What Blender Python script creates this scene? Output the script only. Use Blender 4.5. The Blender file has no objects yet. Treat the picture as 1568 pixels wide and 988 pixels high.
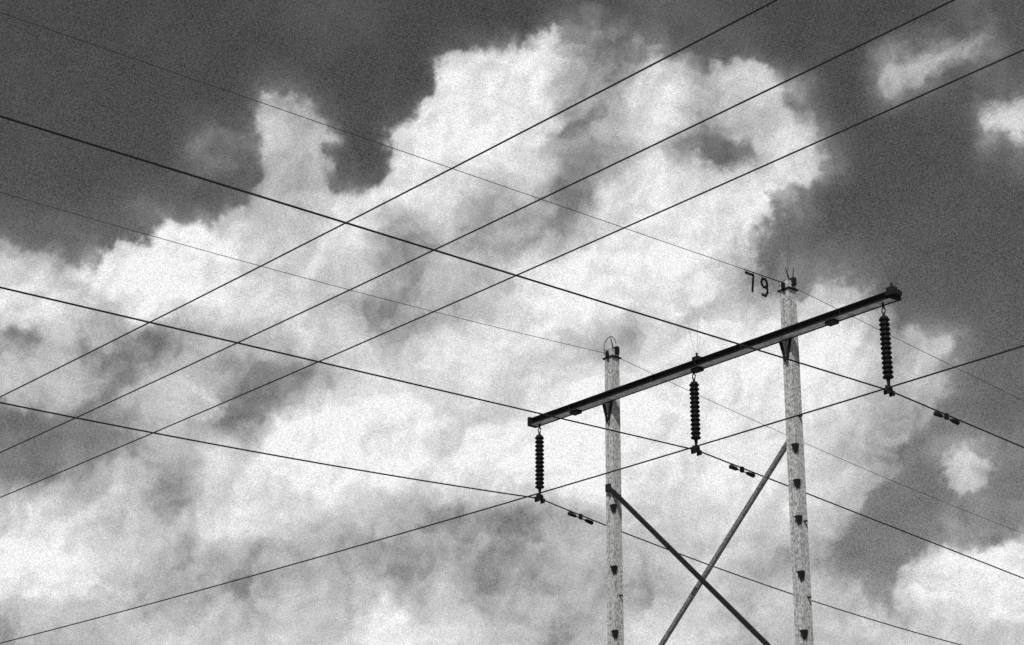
import bpy, bmesh, math, numpy as np
from mathutils import Vector, Matrix
TH=math.radians(20.3); c,s=math.cos(TH),math.sin(TH)
col=bpy.context.collection
def V(*a): return Vector(a)
# ---------------------------------------------------------------- materials
def mat(name, base, rough=.7, metal=0.0, var=0.0, scale=8.0, stretch=(1,1,1), bump=0.0, spec=.5):
    m=bpy.data.materials.new(name); m.use_nodes=True; nt=m.node_tree; b=nt.nodes['Principled BSDF']
    b.inputs['Roughness'].default_value=rough; b.inputs['Metallic'].default_value=metal; b.inputs['Specular IOR Level'].default_value=spec
    tc=nt.nodes.new('ShaderNodeTexCoord'); mp=nt.nodes.new('ShaderNodeMapping'); mp.inputs['Scale'].default_value=stretch
    nz=nt.nodes.new('ShaderNodeTexNoise'); nz.inputs['Scale'].default_value=scale; nz.inputs['Detail'].default_value=6; nz.inputs['Roughness'].default_value=.7
    nt.links.new(tc.outputs['Object'],mp.inputs[0]); nt.links.new(mp.outputs[0],nz.inputs['Vector'])
    cr=nt.nodes.new('ShaderNodeValToRGB'); cr.color_ramp.elements[0].position=.36; cr.color_ramp.elements[1].position=.62
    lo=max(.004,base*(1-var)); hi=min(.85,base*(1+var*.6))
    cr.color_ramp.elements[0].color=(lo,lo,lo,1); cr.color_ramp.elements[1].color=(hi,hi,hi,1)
    nt.links.new(nz.outputs['Fac'],cr.inputs[0]); nt.links.new(cr.outputs[0],b.inputs['Base Color'])
    if bump:
        bp=nt.nodes.new('ShaderNodeBump'); bp.inputs['Strength'].default_value=bump; bp.inputs['Distance'].default_value=.02
        nt.links.new(nz.outputs['Fac'],bp.inputs['Height']); nt.links.new(bp.outputs[0],b.inputs['Normal'])
    return m
M_pole=mat("weathered_concrete",.44,.9,0,.68,30,(1,1,.6),.6)
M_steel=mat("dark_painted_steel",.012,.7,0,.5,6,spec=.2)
M_flange=mat("ground_lit_underside",.6,.6,.0,.5,10)  # paler than the web: ground bounce light put into the flange colour
M_brace_lit=mat("lit_brace_steel",.22,.6,.3,.7,24)  # brace steel with the brighter light on it put into the base colour
M_brace=mat("shaded_brace_steel",.012,.7,0,.5,10,spec=.3)  # same brace steel, its shade put into the base colour
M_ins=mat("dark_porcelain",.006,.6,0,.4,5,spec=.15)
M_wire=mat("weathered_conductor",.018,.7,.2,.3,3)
M_shield=mat("shield_wire_steel",.05,.7,.2,.3,3)
M_sign=mat("black_number_paint",.01,.6,0,.3,5,spec=.2)
M_ground=mat("dry_grass_ground",.25,1,0,.5,.6,(1,1,1),.5)
# ---------------------------------------------------------------- mesh helpers
def obj(name,bm,m,parent=None,smooth=False):
    bmesh.ops.recalc_face_normals(bm,faces=bm.faces)
    me=bpy.data.meshes.new(name); bm.to_mesh(me); bm.free(); me.materials.append(m)
    if smooth:
        for p in me.polygons: p.use_smooth=True
    o=bpy.data.objects.new(name,me); col.objects.link(o)
    if parent: o.parent=parent
    return o
def empty(name):
    o=bpy.data.objects.new(name,None); col.objects.link(o); return o
def add_box(bm,ctr,ax,ay,az,hx,hy,hz):
    vs=[]
    for i in (-1,1):
        for j in (-1,1):
            for k in (-1,1): vs.append(bm.verts.new(ctr+ax*(hx*i)+ay*(hy*j)+az*(hz*k)))
    for f in ((0,1,3,2),(4,6,7,5),(0,4,5,1),(2,3,7,6),(0,2,6,4),(1,5,7,3)): bm.faces.new([vs[q] for q in f])
def add_tube(bm,pts,r,seg=8):
    if not hasattr(r,'__len__'): r=[r]*len(pts)
    prev=None
    for i,p in enumerate(pts):
        t=(pts[min(i+1,len(pts)-1)]-pts[max(i-1,0)]).normalized()
        a=t.orthogonal().normalized() if abs(t.z)>.95 else t.cross(V(0,0,1)).normalized()
        b=t.cross(a).normalized()
        ring=[bm.verts.new(p+(a*math.cos(2*math.pi*k/seg)+b*math.sin(2*math.pi*k/seg))*r[i]) for k in range(seg)]
        if prev:
            for k in range(seg): bm.faces.new((prev[k],prev[(k+1)%seg],ring[(k+1)%seg],ring[k]))
        else: bm.faces.new(ring[::-1])
        prev=ring
    bm.faces.new(prev)
def add_prism(bm,poly,depth_vec):
    a=[bm.verts.new(p) for p in poly]; b=[bm.verts.new(p+depth_vec) for p in poly]; n=len(a)
    bm.faces.new(a); bm.faces.new(b[::-1])
    for i in range(n): bm.faces.new((a[i],b[i],b[(i+1)%n],a[(i+1)%n]))
Zv=V(0,0,1)
A=math.radians(39.9)
u=V(-math.sin(A),math.cos(A),0); n=V(-math.cos(A),-math.sin(A),0)   # u along crossarm (receding), n = front face normal
R=V(6.31,30.1,13.23); d=4.6                                        # near end of crossarm (metres), phase spacing
# ---------------------------------------------------------------- pylon
pylon=empty("transmission_pylon")
def section(w):    # I-section in (u,n) coordinates
    h=w/2; fl=w*.33; rc=w*.16
    return [(-h,-h),(-h+fl,-h),(-h+fl,-h+rc),(h-fl,-h+rc),(h-fl,-h),(h,-h),(h,h),(h-fl,h),(h-fl,h-rc),(-h+fl,h-rc),(-h+fl,h),(-h,h)]
def PW(f): return .232-.032*f
def pole(name,base_xy,top,lean):
    bm=bmesh.new(); prev=None; N=24
    for i in range(N+1):
        f=i/N; z=top*f; w=PW(f)
        ctr=base_xy+V(0,0,z)+lean*(z-top)
        ring=[bm.verts.new(ctr+u*a+n*b) for a,b in section(w)]
        if prev:
            for k in range(12): bm.faces.new((prev[k],prev[(k+1)%12],ring[(k+1)%12],ring[k]))
        else: bm.faces.new(ring[::-1])
        prev=ring
    bm.faces.new(prev)
    return obj(name,bm,M_pole,pylon)
pR=R+u*(d*.545)-n*.20; pL=R+u*(d*1.538)-n*.20
lean=V(.005,0,0)
poles=[]
for nm,p,extra in (("pole_near",pR,1.02),("pole_far",pL,.98)):
    top=R.z+extra; q=V(p.x,p.y,0); poles.append((q,top)); pole(nm,q,top,lean)
def pole_pt(i,z): q,top=poles[i]; return q+V(0,0,z)+lean*(z-top)
# crossarm: I-beam
bm=bmesh.new(); L0=R-u*.0; L1=R+u*(2*d+.0); ctr=(L0+L1)/2; hl=(L1-L0).length/2
add_box(bm,ctr,u,n,Zv,hl,.012,.055)
add_box(bm,ctr+Zv*.062,u,n,Zv,hl,.08,.007)
for e in (.01,.25,.75,1.,1.25,1.75,1.99):
    add_box(bm,R+u*d*e+n*.039,u,n,Zv,.012,.026,.054)
    add_box(bm,R+u*d*e-n*.039,u,n,Zv,.012,.026,.054)
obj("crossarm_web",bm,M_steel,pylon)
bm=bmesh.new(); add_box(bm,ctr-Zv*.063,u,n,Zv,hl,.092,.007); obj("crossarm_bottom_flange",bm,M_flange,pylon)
bm=bmesh.new(); add_box(bm,ctr-Zv*.062+n*.0985,u,n,Zv,hl,.006,.012); add_box(bm,ctr-Zv*.070-n*.0985,u,n,Zv,hl,.006,.016)
# end fittings
for e in (.0,2.0): add_box(bm,R+u*d*e,u,n,Zv,.03,.108,.09)
for e in (.3,1.0,1.72): add_box(bm,R+u*d*e-Zv*.105,u,n,Zv,.10,.07,.03)
for e in (0.015,1.0):
    add_box(bm,R+u*d*e+Zv*.105,u,n,Zv,.07,.06,.035); add_tube(bm,[R+u*d*e+Zv*.10,R+u*d*e+Zv*.22],.018,6)
add_box(bm,R+n*.05+Zv*.0,u,n,Zv,.10,.10,.04)
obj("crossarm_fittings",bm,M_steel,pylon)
# knee bracket wedges and climbing brackets, mounted at the pole's corner
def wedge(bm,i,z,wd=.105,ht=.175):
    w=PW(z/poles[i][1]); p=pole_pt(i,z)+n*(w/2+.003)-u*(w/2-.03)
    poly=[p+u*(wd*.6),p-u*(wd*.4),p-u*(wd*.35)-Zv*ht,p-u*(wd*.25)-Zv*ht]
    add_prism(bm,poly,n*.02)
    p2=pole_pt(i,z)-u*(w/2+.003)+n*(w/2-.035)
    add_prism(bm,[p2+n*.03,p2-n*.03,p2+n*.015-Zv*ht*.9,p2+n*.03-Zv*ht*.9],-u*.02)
bm=bmesh.new()
for i in (0,1):
    z=R.z-.1
    p=pole_pt(i,z)+n*.115
    add_prism(bm,[p+u*.14,p+u*.09,p+u*.0-Zv*.36,p+u*.03-Zv*.38],n*.03)
    add_prism(bm,[p-u*.14,p-u*.09,p-u*.0-Zv*.36,p-u*.03-Zv*.38],n*.03)
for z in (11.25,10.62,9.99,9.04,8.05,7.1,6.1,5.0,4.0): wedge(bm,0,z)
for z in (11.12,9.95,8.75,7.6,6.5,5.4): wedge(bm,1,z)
for z in (11.75,9.9,8.6): add_box(bm,pole_pt(0,z)-n*.02,u,n,Zv,.17,.02,.010)
for z in (11.3,9.4): add_box(bm,pole_pt(1,z)-n*.02,u,n,Zv,.17,.02,.010)
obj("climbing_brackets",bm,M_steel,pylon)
# pole-top hardware
bm=bmesh.new()
for i in (0,1):
    z=poles[i][1]; p=pole_pt(i,z)
    add_box(bm,p+Zv*.022,u,n,Zv,.15,.02,.02); add_box(bm,p-Zv*.10+n*.125,u,n,Zv,.03,.02,.06)
    add_box(bm,p-Zv*.16,u,n,Zv,.14,.125,.012); add_box(bm,p+u*.15,u,n,Zv,.02,.04,.05); add_box(bm,p-u*.15-Zv*.03,u,n,Zv,.025,.04,.07)
    add_tube(bm,[p-u*.05,p+Zv*.30+u*.03],[.016,.006],5)
    if i==0: add_tube(bm,[p-u*.1-Zv*.1,p+Zv*.22-u*.16],[.014,.006],5)
obj("pole_top_hardware",bm,M_steel,pylon)
bm=bmesh.new()
p=pole_pt(1,poles[1][1])
add_tube(bm,[p+u*.2+Zv*(-.12)]+[p+u*(.05+.17*math.cos(t))+Zv*(.10+.2*math.sin(t)) for t in np.linspace(0,math.pi,9)],.008,5)
obj("ground_jumper_loop",bm,M_shield,pylon)
bm=bmesh.new()
for (q,cnt) in ((R,7),(R+u*d,4),(pole_pt(0,poles[0][1]),3)):
    for k in range(cnt):
        a=k*2.4; add_tube(bm,[q+Zv*.1,q+Zv*(.55+.25*((k*7)%3)/2)+V(math.cos(a),math.sin(a),0)*.28*(.3+k/cnt)],.003,4)
obj("bird_spikes",bm,M_shield,pylon)
# X braces
bm=bmesh.new()
def bar(bm,a,b,w=.034):
    t=(b-a).normalized(); k=t.cross(n).normalized(); add_box(bm,(a+b)/2,t,k,n,(b-a).length/2,w,.006); add_box(bm,(a+b)/2-k*w-n*.03,t,k,n,(b-a).length/2,.006,.030)
a=pole_pt(1,11.45)+n*.14; b=pole_pt(0,7.25)+n*.14
bar(bm,a,b); add_box(bm,a,u,n,Zv,.06,.02,.07); add_box(bm,b,u,n,Zv,.07,.02,.07)
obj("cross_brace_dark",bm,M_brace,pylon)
bm=bmesh.new()
a=pole_pt(0,11.7)-n*.14; b=pole_pt(1,7.42)-n*.14
bar(bm,a,b)
obj("cross_brace_light",bm,M_brace_lit,pylon)
# ---------------------------------------------------------------- insulators
AZ=44.5
w=V(math.sin(math.radians(AZ)),math.cos(math.radians(AZ)),0)   # line direction
DROP=1.60
tt=(.058,1.02,1.955); clamps=[R+u*d*t-Zv*DROP for t in tt]
for ct in clamps:
    P=empty("insulator_string"); P.location=ct
    bm=bmesh.new(); top=DROP-.08
    add_tube(bm,[V(0,0,top),V(0,0,top-.08)],.022,8)
    ring=[V(0,0,top-.13)+V(0,0,1)*(.055*math.cos(t))+u*(.035*math.sin(t)) for t in np.linspace(0,2*math.pi,13)]
    add_tube(bm,ring,.012,6)
    add_tube(bm,[V(0,0,top-.18),V(0,0,top-.27)],[.02,.035],8)
    add_tube(bm,[V(0,0,.20),V(0,0,.06)],[.035,.02],8)
    sd=w.cross(Zv)
    add_box(bm,V(0,0,.0)-Zv*.01,w,sd,Zv,.13,.024,.024); add_box(bm,V(0,0,.05),w,sd,Zv,.05,.035,.03)
    for q in (-.08,.08):
        add_box(bm,w*q-Zv*.05,w,sd,Zv,.012,.05,.03); add_box(bm,w*q+Zv*.04,w,sd,Zv,.012,.012,.03)
    obj("clamp_and_shackle",bm,M_steel,P)
    bm=bmesh.new(); z0=.20; z1=top-.24; N=13; pts=[];rr=[]
    for k in range(N):
        h=(z1-z0)/N; z=z1-k*h
        pts+= [V(0,0,z),V(0,0,z-h*.2),V(0,0,z-h*.6),V(0,0,z-h*.8)]; rr+=[.060,.066,.092,.088]
    pts.append(V(0,0,z0)); rr.append(.05); add_tube(bm,pts,rr,20)
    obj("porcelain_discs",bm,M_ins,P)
# ---------------------------------------------------------------- wires: start point, azimuth, slope, sag curvature
def wire(P0,az,z0,a,b,q0,q1,r,m):
    dr=V(math.sin(math.radians(az)),math.cos(math.radians(az)),0); N=70
    pts=[V(P0.x,P0.y,0)+dr*q+Zv*(z0+a*q+b*q*q) for q in np.linspace(q0,q1,N)]
    bm=bmesh.new(); add_tube(bm,pts,r,8); return obj("power_line",bm,m,None,True)
Lc=((.0513,0.0),(.0575,0.0),(.0903,.00199)); Rc=((-.0194,0.0),(-.0485,0.0),(-.1033,.00327))
for ct,l,r in zip(clamps,Lc,Rc):
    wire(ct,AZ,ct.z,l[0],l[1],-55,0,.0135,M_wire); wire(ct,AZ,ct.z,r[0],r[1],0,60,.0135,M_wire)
tops=[pole_pt(0,poles[0][1]-.04),pole_pt(1,poles[1][1]-.08)]
SL=((.0557,0.0),(.0900,.00200)); SR=((-.0455,.0003),(-.0860,.00195))
for tp,l,r in zip(tops,SL,SR):
    wire(tp,AZ,tp.z,l[0],l[1],-55,0,.0052,M_shield); wire(tp,AZ,tp.z,r[0],r[1],0,60,.0052,M_shield)
for x,y,z0,a,b in ((-.669,20.526,11.095,-.0178,.00058),(-.152,22.023,11.097,-.0196,.00052),(.111,23.857,11.108,-.0175,.00048),(.052,25.168,8.401,0,.00082)):
    wire(V(x,y,0),-41.6,z0,a,b,-30,100,.010,M_wire)
# dampers
for i,q in enumerate((1.683,1.308,1.171)):
    r=Rc[i]; ct=clamps[i]
    Dm=empty("vibration_damper"); pos=ct+w*q+Zv*(r[0]*q+r[1]*q*q); Dm.location=pos
    t=(w+Zv*r[0]).normalized(); bm=bmesh.new(); sd=w.cross(Zv)
    add_box(bm,-Zv*.03,t,sd,Zv,.035,.025,.05)
    add_tube(bm,[-t*.3-Zv*.06,t*.3-Zv*.06],.010,6)
    for e in (-1,1): add_tube(bm,[t*e*.36-Zv*.06,t*e*.34-Zv*.06,t*e*.18-Zv*.06,t*e*.13-Zv*.06],[.02,.042,.036,.02],10)
    obj("damper_weights",bm,M_steel,Dm)
# number sign 79 hanging from a rod beside the shield wire
sg=empty("number_sign"); tp=tops[0]; sg.location=tp
def sp(q,h): return w*(-q)+Zv*(-SL[0][0]*q+h)
def stroke(bm,pts,wd=.045):
    for a,b in zip(pts[:-1],pts[1:]):
        t=(b-a).normalized(); nn=w.cross(Zv).normalized(); k=t.cross(nn).normalized(); add_box(bm,(a+b)/2,t,k,nn,(b-a).length/2+.015,wd/2,.006)
bm=bmesh.new()
stroke(bm,[sp(1.20,-.05),sp(.98,-.05),sp(1.03,-.36)])
q0=.68
lp=[sp(q0+.08*math.cos(t)*-1,-.13+.08*math.sin(t)) for t in np.linspace(0,2*math.pi,11)]
stroke(bm,lp); stroke(bm,[sp(q0-.08,-.12),sp(q0-.08,-.29),sp(q0-.02,-.365),sp(q0+.07,-.355)])
obj("digits",bm,M_sign,sg)
bm=bmesh.new(); add_tube(bm,[sp(0,0),sp(1.26,0)],.009,6)
for q in (1.16,.99,.74,.62): add_tube(bm,[sp(q,.0),sp(q,-.055)],.007,5)
obj("support_rod",bm,M_steel,sg)
# ---------------------------------------------------------------- ground
bm=bmesh.new(); bmesh.ops.create_grid(bm,x_segments=60,y_segments=60,size=6000)
obj("ground",bm,M_ground)
# ---------------------------------------------------------------- sky: cumulus deck on a distant dome (4.5 km), density per vertex
def lattice(seed): return np.random.RandomState(seed).rand(256,256).astype(np.float32)*2-1
def vnoise(x,y,seed):
    ang=lattice(seed)*math.pi; gx=np.cos(ang); gy=np.sin(ang)
    xi=np.floor(x).astype(int); yi=np.floor(y).astype(int); fx=x-xi; fy=y-yi
    sx=fx*fx*fx*(fx*(fx*6-15)+10); sy=fy*fy*fy*(fy*(fy*6-15)+10)
    def gr(i,j,dx,dy): ii=(xi+i)&255; jj=(yi+j)&255; return gx[ii,jj]*dx+gy[ii,jj]*dy
    a=gr(0,0,fx,fy);b=gr(1,0,fx-1,fy);c_=gr(0,1,fx,fy-1);d_=gr(1,1,fx-1,fy-1)
    return ((a*(1-sx)+b*sx)*(1-sy)+(c_*(1-sx)+d_*sx)*sy)*1.5
def fbm(x,y,scale,octv,seed,gain=.55,billow=False):
    r=np.zeros_like(x);amp=1.;X=x/scale;Y=y/scale
    for o in range(octv):
        v=vnoise(X,Y,seed+o)
        if billow: v=np.abs(v)*2-.55
        r+=amp*v; amp*=gain; X,Y=(X*.8-Y*.6)*2.03+11.3,(X*.6+Y*.8)*2.03+5.7
    return r
grid="""
30 29 29 29 29 29 30 30 35 36 32 30 30 30 32 38 34 44 44 38 33 30 30 30 32 36 44 36
30 29 29 29 29 29 29 30 30 30 30 30 52 76 82 58 54 60 54 42 52 34 30 32 66 70 62 38
30 29 29 29 29 29 30 42 34 30 30 34 84 90 88 72 60 74 80 68 80 66 32 32 56 48 36 54
29 29 29 29 30 38 36 60 56 32 32 66 90 90 86 62 56 76 74 54 66 78 42 30 30 30 36 76
29 29 29 29 31 48 42 64 54 36 40 84 90 88 85 52 54 82 60 44 54 84 62 32 30 30 30 40
32 32 31 36 40 38 46 66 74 80 86 88 84 74 70 50 64 88 86 84 86 68 36 30 30 30 30 30
50 44 50 46 74 88 80 78 82 82 60 64 70 60 54 62 72 82 88 86 82 46 33 32 32 31 30 30
74 60 74 92 94 92 82 82 82 76 54 56 58 64 80 88 92 94 88 74 62 56 50 46 36 33 32 31
82 78 76 76 86 88 86 86 82 68 54 54 64 84 88 90 92 86 76 76 72 72 66 62 42 38 34 32
54 72 58 52 54 60 64 66 68 74 66 76 86 88 84 70 62 78 88 90 90 90 86 82 60 56 40 36
72 76 74 62 68 68 52 47 54 76 86 84 88 86 86 86 90 92 92 92 92 92 88 82 64 62 48 40
46 44 48 62 66 54 47 64 88 94 95 92 84 84 88 92 93 93 92 92 92 90 86 76 60 50 42 36
40 40 44 58 66 76 82 88 93 94 93 88 86 92 95 95 93 92 92 92 90 88 82 64 56 50 66 50
46 54 64 66 50 78 86 86 88 88 86 86 86 88 90 92 92 88 88 88 88 86 78 56 48 44 70 46
76 82 72 68 66 82 86 82 74 68 63 60 58 58 60 64 68 76 80 80 76 74 62 48 46 50 58 60
92 92 84 76 70 68 68 66 60 54 51 50 50 50 51 54 60 72 78 78 70 58 52 52 50 76 84 84
74 76 74 72 64 62 60 58 60 62 76 76 70 60 58 58 62 66 68 76 66 62 58 56 56 84 90 88
56 60 66 72 74 72 68 72 76 80 92 88 82 72 58 60 70 80 80 74 70 70 68 70 70 76 78 78
"""
G=np.array([[float(v) for v in l.split()] for l in grid.strip().split("\n")])
G=np.pad(G,3,mode='edge')
def cub(t): return (-.5*t**3+t*t-.5*t, 1.5*t**3-2.5*t*t+1, -1.5*t**3+2*t*t+.5*t, .5*t**3-.5*t*t)
def sampleG(px,py):
    gx=np.clip((px-28)/56.,-1.9,28.9)+3; gy=np.clip((py-27.5)/55.,-1.9,18.9)+3
    xi=np.floor(gx).astype(int); yi=np.floor(gy).astype(int); wx=cub(gx-xi); wy=cub(gy-yi); r=0
    for j in range(4):
        for i in range(4): r=r+G[np.clip(yi+j-1,0,G.shape[0]-1),np.clip(xi+i-1,0,G.shape[1]-1)]*wx[i]*wy[j]
    return r
# dome chart: (a,b) = tangents of bearing / elevation about the direction bearing 0, elevation 20.3 deg; chart unit = 1/3000
ax=np.concatenate([-np.geomspace(1.4,.302,60),np.linspace(-.30,.30,900),np.geomspace(.302,1.4,60)])
by=np.concatenate([-np.geomspace(.5,.192,30),np.linspace(-.19,.19,570),np.geomspace(.192,1.4,50)])
a,b=np.meshgrid(ax,by); px=784+3000*a; py=494-3000*b
wx=fbm(px,py,110,7,20,.62)*18; wy=fbm(px,py,110,7,30,.62)*18
X,Y=px+wx,py+wy
def sdf(poly):
    P=np.array(poly,float); n_=len(P); dm=np.full(X.shape,1e18); ins=np.zeros(X.shape,bool)
    for i in range(n_):
        x1,y1=P[i]; x2,y2=P[(i+1)%n_]; ex,ey=x2-x1,y2-y1
        t=np.clip(((X-x1)*ex+(Y-y1)*ey)/(ex*ex+ey*ey),0,1)
        dm=np.minimum(dm,(X-x1-t*ex)**2+(Y-y1-t*ey)**2)
        if y1!=y2: ins^=((y1>Y)!=(y2>Y))&(X<ex*(Y-y1)/(ey)+x1)
    return np.where(ins,1,-1)*np.sqrt(dm)
P1=[(-300,350),(0,352),(60,372),(100,412),(140,395),(185,368),(255,335),(330,342),(385,312),(400,285),(375,235),(400,180),(418,135),(450,140),(480,178),(512,212),(498,262),(545,290),(590,262),(600,222),(640,168),(672,105),(688,72),(760,55),(800,62),(845,38),(900,20),(960,25),(1000,60),(1060,85),(1120,75),(1178,108),(1205,170),(1248,225),(1240,268),(1190,302),(1182,352),(1150,392),(1185,445),(1250,448),(1315,430),(1370,465),(1395,520),(1445,520),(1455,585),(1405,650),(1368,700),(1330,760),(1290,800),(1250,850),(1300,880),(1385,960),(1380,900),(1392,855),(1425,818),(1500,845),(1568,825),(1900,830),(1900,1400),(-300,1400)]
P2=[(1335,110),(1375,85),(1430,60),(1480,30),(1530,45),(1535,75),(1480,95),(1430,120),(1370,140),(1340,138)]
P3=[(1505,165),(1530,145),(1620,140),(1620,215),(1560,212),(1520,200)]
P4=[(1450,715),(1475,692),(1520,688),(1540,715),(1525,750),(1480,760),(1450,745)]
S=np.max([sdf(p) for p in (P1,P2,P3,P4)],0)
edge_n=fbm(px,py,60,6,150,.65)*9
T=sampleG(px+wx,py+wy)
def patch(poly,tone,soft,reach=1e9,amt=.8):
    global T
    s_=sdf(poly)+edge_n*.9; m_=np.clip(s_/soft*.5+.5,0,1); m_=m_*m_*(3-2*m_)*amt
    if reach<1e8: m_=m_*np.exp(-np.maximum(s_,0)/reach)
    T=T*(1-m_)+tone*m_
# shaded hollows
for poly,tone in (
 ([(860,190),(890,170),(930,230),(905,300),(870,280)],46),([(1040,200),(1100,190),(1145,225),(1100,258),(1045,240)],43),
 ([(750,330),(850,310),(880,360),(800,392),(740,370)],56),([(540,450),(610,430),(645,480),(600,500),(550,490)],54),([(565,368),(620,368),(620,395),(575,398)],52),
 ([(330,560),(440,558),(440,615),(345,650),(315,610)],44),([(-20,636),(180,638),(205,690),(40,695),(-20,690)],40),([(60,360),(160,330),(215,345),(180,372),(100,398)],40),
 ([(570,790),(700,770),(930,790),(950,870),(800,900),(650,895),(560,850)],56),([(250,742),(285,742),(282,790),(255,792)],48),([(870,505),(960,495),(965,535),(880,545)],60),([(200,505),(420,510),(440,545),(200,560)],55),
 ([(1150,400),(1240,430),(1190,455),(1120,450)],58),([(840,60),(900,55),(930,110),(890,160),(850,140)],54),([(1290,820),(1380,760),(1400,820),(1380,900),(1300,870)],42),
 ([(880,20),(1010,30),(1060,90),(960,110),(900,90)],53)):
    patch(poly,tone,28,1e9,.7)
# sunlit heads, bright at the rim
for poly,tone,reach in (
 ([(405,680),(430,640),(470,628),(520,622),(560,606),(600,604),(650,625),(665,660),(660,720),(560,760),(420,730)],97,130),
 ([(110,420),(150,385),(200,365),(255,338),(320,345),(372,375),(360,420),(300,470),(180,475)],95,120),
 ([(690,80),(760,60),(840,45),(862,95),(850,180),(800,250),(740,290),(640,300),(600,270),(610,200),(670,130)],90,160),
 ([(930,275),(1000,242),(1080,258),(1170,255),(1190,330),(1130,382),(1000,395),(920,350)],90,130),
 ([(0,812),(60,815),(130,850),(150,900),(60,930),(-40,920)],95,100),([(400,180),(418,138),(450,142),(475,180),(507,215),(495,262),(440,280),(392,255)],68,200),
 ([(1400,868),(1440,832),(1500,850),(1640,830),(1640,950),(1540,950),(1420,930)],91,100),([(565,930),(600,905),(622,930),(628,1000),(565,1000)],97,100),
 ([(800,415),(900,385),(1000,372),(1080,388),(1105,440),(1000,480),(850,490),(790,455)],95,100),([(245,600),(290,575),(333,600),(310,645),(260,650)],74,60),
 ([(1105,92),(1150,85),(1200,150),(1222,240),(1160,230),(1110,180)],78,100),([(300,200),(335,190),(355,220),(340,262),(300,255)],58,50),
 ([(950,130),(1000,95),(1050,110),(1080,160),(1030,190),(960,190)],80,100),([(-20,470),(60,452),(125,478),(160,520),(90,500),(-20,520)],84,80)):
    patch(poly,tone,14,reach,.8)
soft=8+24*np.clip(fbm(px,py,260,3,140)+.35,0,1)
M=np.clip((S+edge_n*1.3)/soft*.5+.5,0,1); M=M*M*(3-2*M)
Tin=np.maximum(T,44+.2*(T-44))+8*np.exp(-np.maximum(S,0)/30)*np.clip((T-48)/20,0,1)
Tout=30+(T-30)*.6
Ta=Tout*(1-M)+Tin*M
ed=np.clip(np.maximum(np.maximum(np.abs(px-784)-830,np.abs(py-494)-540),0)/300.,0,1)
gen=50+40*fbm(px,py,700,6,90); T=Ta*(1-ed)+gen*ed
det=fbm(px+wx*.9,py+wy*.9,120,8,70,.6)
bx,by_=px+wx*.8,py+wy*.8
Hh=fbm(bx,by_,100,6,170,.54,True); Hs=fbm(bx+11,by_+13,100,6,170,.54,True)
rel=np.clip((Hs-Hh),-.8,.8)
cl=np.clip((T-34)/20,0,1)
T=T+det*(1.5+12*cl*np.clip((98-T)/28,.35,1))+rel*7.5*cl
T=T+4*cl*np.exp(-((T-60)/14)**2)      # lifts the mid-grey cloud tones
T=np.clip(T,29,95.5)
Lw=((T/100)**2.2); Ls=.29**2.2; Lm=.96**2.2; al=np.clip((Lw-Ls)/(Lm-Ls),0,1)
rim=np.clip((1.38-np.abs(a))/.3,0,1)*np.clip((1.38-b)/.3,0,1); al=al*rim
D=np.stack([a, c-b*s, s+b*c],-1); D/=np.linalg.norm(D,axis=-1,keepdims=True); co=(D*4500).reshape(-1,3).astype(np.float32)
H,W=a.shape; me=bpy.data.meshes.new("sky"); idx=np.arange(H*W).reshape(H,W)
fq=np.stack([idx[:-1,:-1],idx[:-1,1:],idx[1:,1:],idx[1:,:-1]],-1).reshape(-1,4)
me.vertices.add(H*W); me.vertices.foreach_set("co",co.ravel()); nf=len(fq)
me.loops.add(nf*4); me.loops.foreach_set("vertex_index",fq.ravel().astype(np.int32))
me.polygons.add(nf); me.polygons.foreach_set("loop_start",(np.arange(nf)*4).astype(np.int32)); me.polygons.foreach_set("loop_total",np.full(nf,4,np.int32))
me.update(calc_edges=True)
at=me.attributes.new("cloud_density",'FLOAT','POINT'); at.data.foreach_set("value",al.ravel().astype(np.float32))
m=bpy.data.materials.new("sunlit_cloud"); m.use_nodes=True; nt=m.node_tree; nt.nodes.clear()
o=nt.nodes.new('ShaderNodeOutputMaterial'); mx=nt.nodes.new('ShaderNodeMixShader'); tr=nt.nodes.new('ShaderNodeBsdfTransparent'); em=nt.nodes.new('ShaderNodeEmission')
an=nt.nodes.new('ShaderNodeAttribute'); an.attribute_name="cloud_density"
tc=nt.nodes.new('ShaderNodeTexCoord'); nz=nt.nodes.new('ShaderNodeTexNoise'); nz.inputs['Scale'].default_value=.42; nz.inputs['Detail'].default_value=0.5
nt.links.new(tc.outputs['Object'],nz.inputs['Vector'])
mr=nt.nodes.new('ShaderNodeMapRange'); mr.inputs[1].default_value=.25; mr.inputs[2].default_value=.75; mr.inputs[3].default_value=.72; mr.inputs[4].default_value=1.22
nt.links.new(nz.outputs['Fac'],mr.inputs[0]); nt.links.new(mr.outputs[0],em.inputs['Strength']); em.inputs['Color'].default_value=(.95,.95,.95,1)
nt.links.new(an.outputs['Fac'],mx.inputs[0]); nt.links.new(tr.outputs[0],mx.inputs[1]); nt.links.new(em.outputs[0],mx.inputs[2]); nt.links.new(mx.outputs[0],o.inputs[0])
m.cycles.emission_sampling='NONE'
me.materials.append(m); sk_o=bpy.data.objects.new("sky",me); col.objects.link(sk_o)
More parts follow.
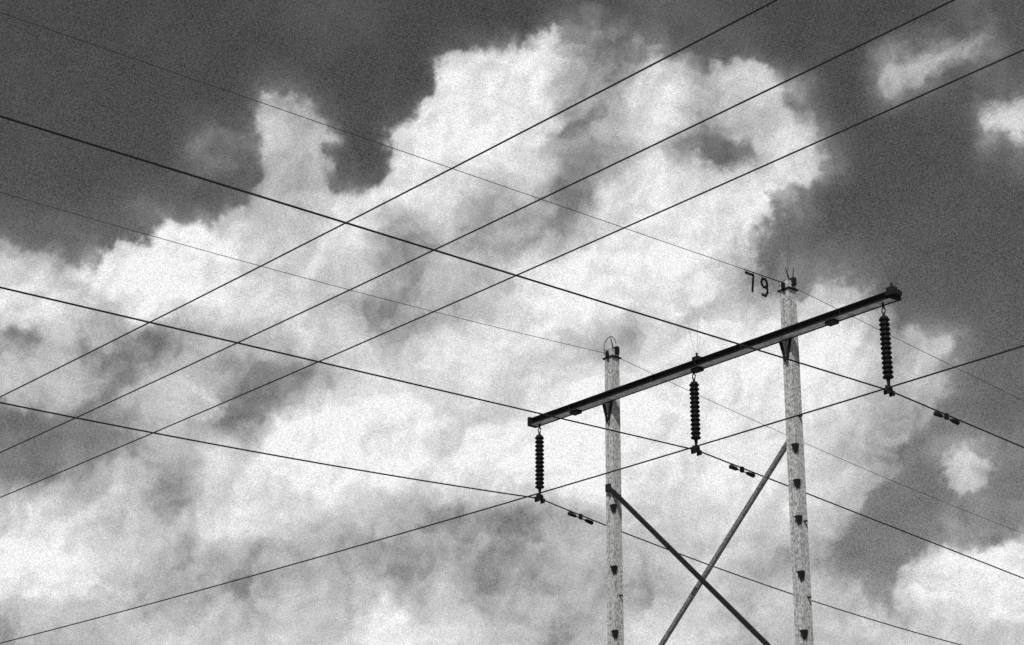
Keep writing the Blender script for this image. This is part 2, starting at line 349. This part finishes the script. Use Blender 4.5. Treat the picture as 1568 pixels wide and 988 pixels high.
# ---------------------------------------------------------------- world, sun, camera
SE,SA=46,-168   # sun elevation, azimuth from +Y clockwise
w_=bpy.data.worlds.new("World"); bpy.context.scene.world=w_; w_.use_nodes=True
nt=w_.node_tree; sk=nt.nodes.new('ShaderNodeTexSky'); sk.sky_type='NISHITA'; sk.sun_disc=False
sk.sun_elevation=math.radians(SE); sk.sun_rotation=math.radians(SA)
sp_=nt.nodes.new('ShaderNodeSeparateColor'); nt.links.new(sk.outputs[0],sp_.inputs[0])
tc=nt.nodes.new('ShaderNodeTexCoord'); nz=nt.nodes.new('ShaderNodeTexNoise'); nz.inputs['Scale'].default_value=1850; nz.inputs['Detail'].default_value=.5
nt.links.new(tc.outputs['Generated'],nz.inputs['Vector'])
mr=nt.nodes.new('ShaderNodeMapRange'); mr.inputs[1].default_value=.25; mr.inputs[2].default_value=.75; mr.inputs[3].default_value=.42; mr.inputs[4].default_value=1.6
mu=nt.nodes.new('ShaderNodeMath'); mu.operation='MULTIPLY'; nt.links.new(nz.outputs['Fac'],mr.inputs[0]); nt.links.new(sp_.outputs[0],mu.inputs[0]); nt.links.new(mr.outputs[0],mu.inputs[1])
bg=nt.nodes['Background']; nt.links.new(mu.outputs[0],bg.inputs[0]); bg.inputs[1].default_value=.056
sl=bpy.data.lights.new("sun",'SUN'); sl.energy=3.5; sl.angle=math.radians(.5); sl.color=(1,.99,.975); so=bpy.data.objects.new("sun",sl); col.objects.link(so)
e,az=math.radians(SE),math.radians(SA); sd=V(math.sin(az)*math.cos(e),math.cos(az)*math.cos(e),math.sin(e)); so.rotation_euler=sd.to_track_quat('Z','Y').to_euler(); so.location=(0,0,30)
cam=bpy.data.cameras.new("camera"); co_=bpy.data.objects.new("camera",cam); col.objects.link(co_)
co_.location=(0,0,1.6); co_.rotation_euler=(math.pi/2+TH,0,0); cam.lens=68.9; cam.clip_end=12000; bpy.context.scene.camera=co_
vs=bpy.context.scene.view_settings; vs.view_transform='Standard'; vs.look='None'; vs.exposure=0
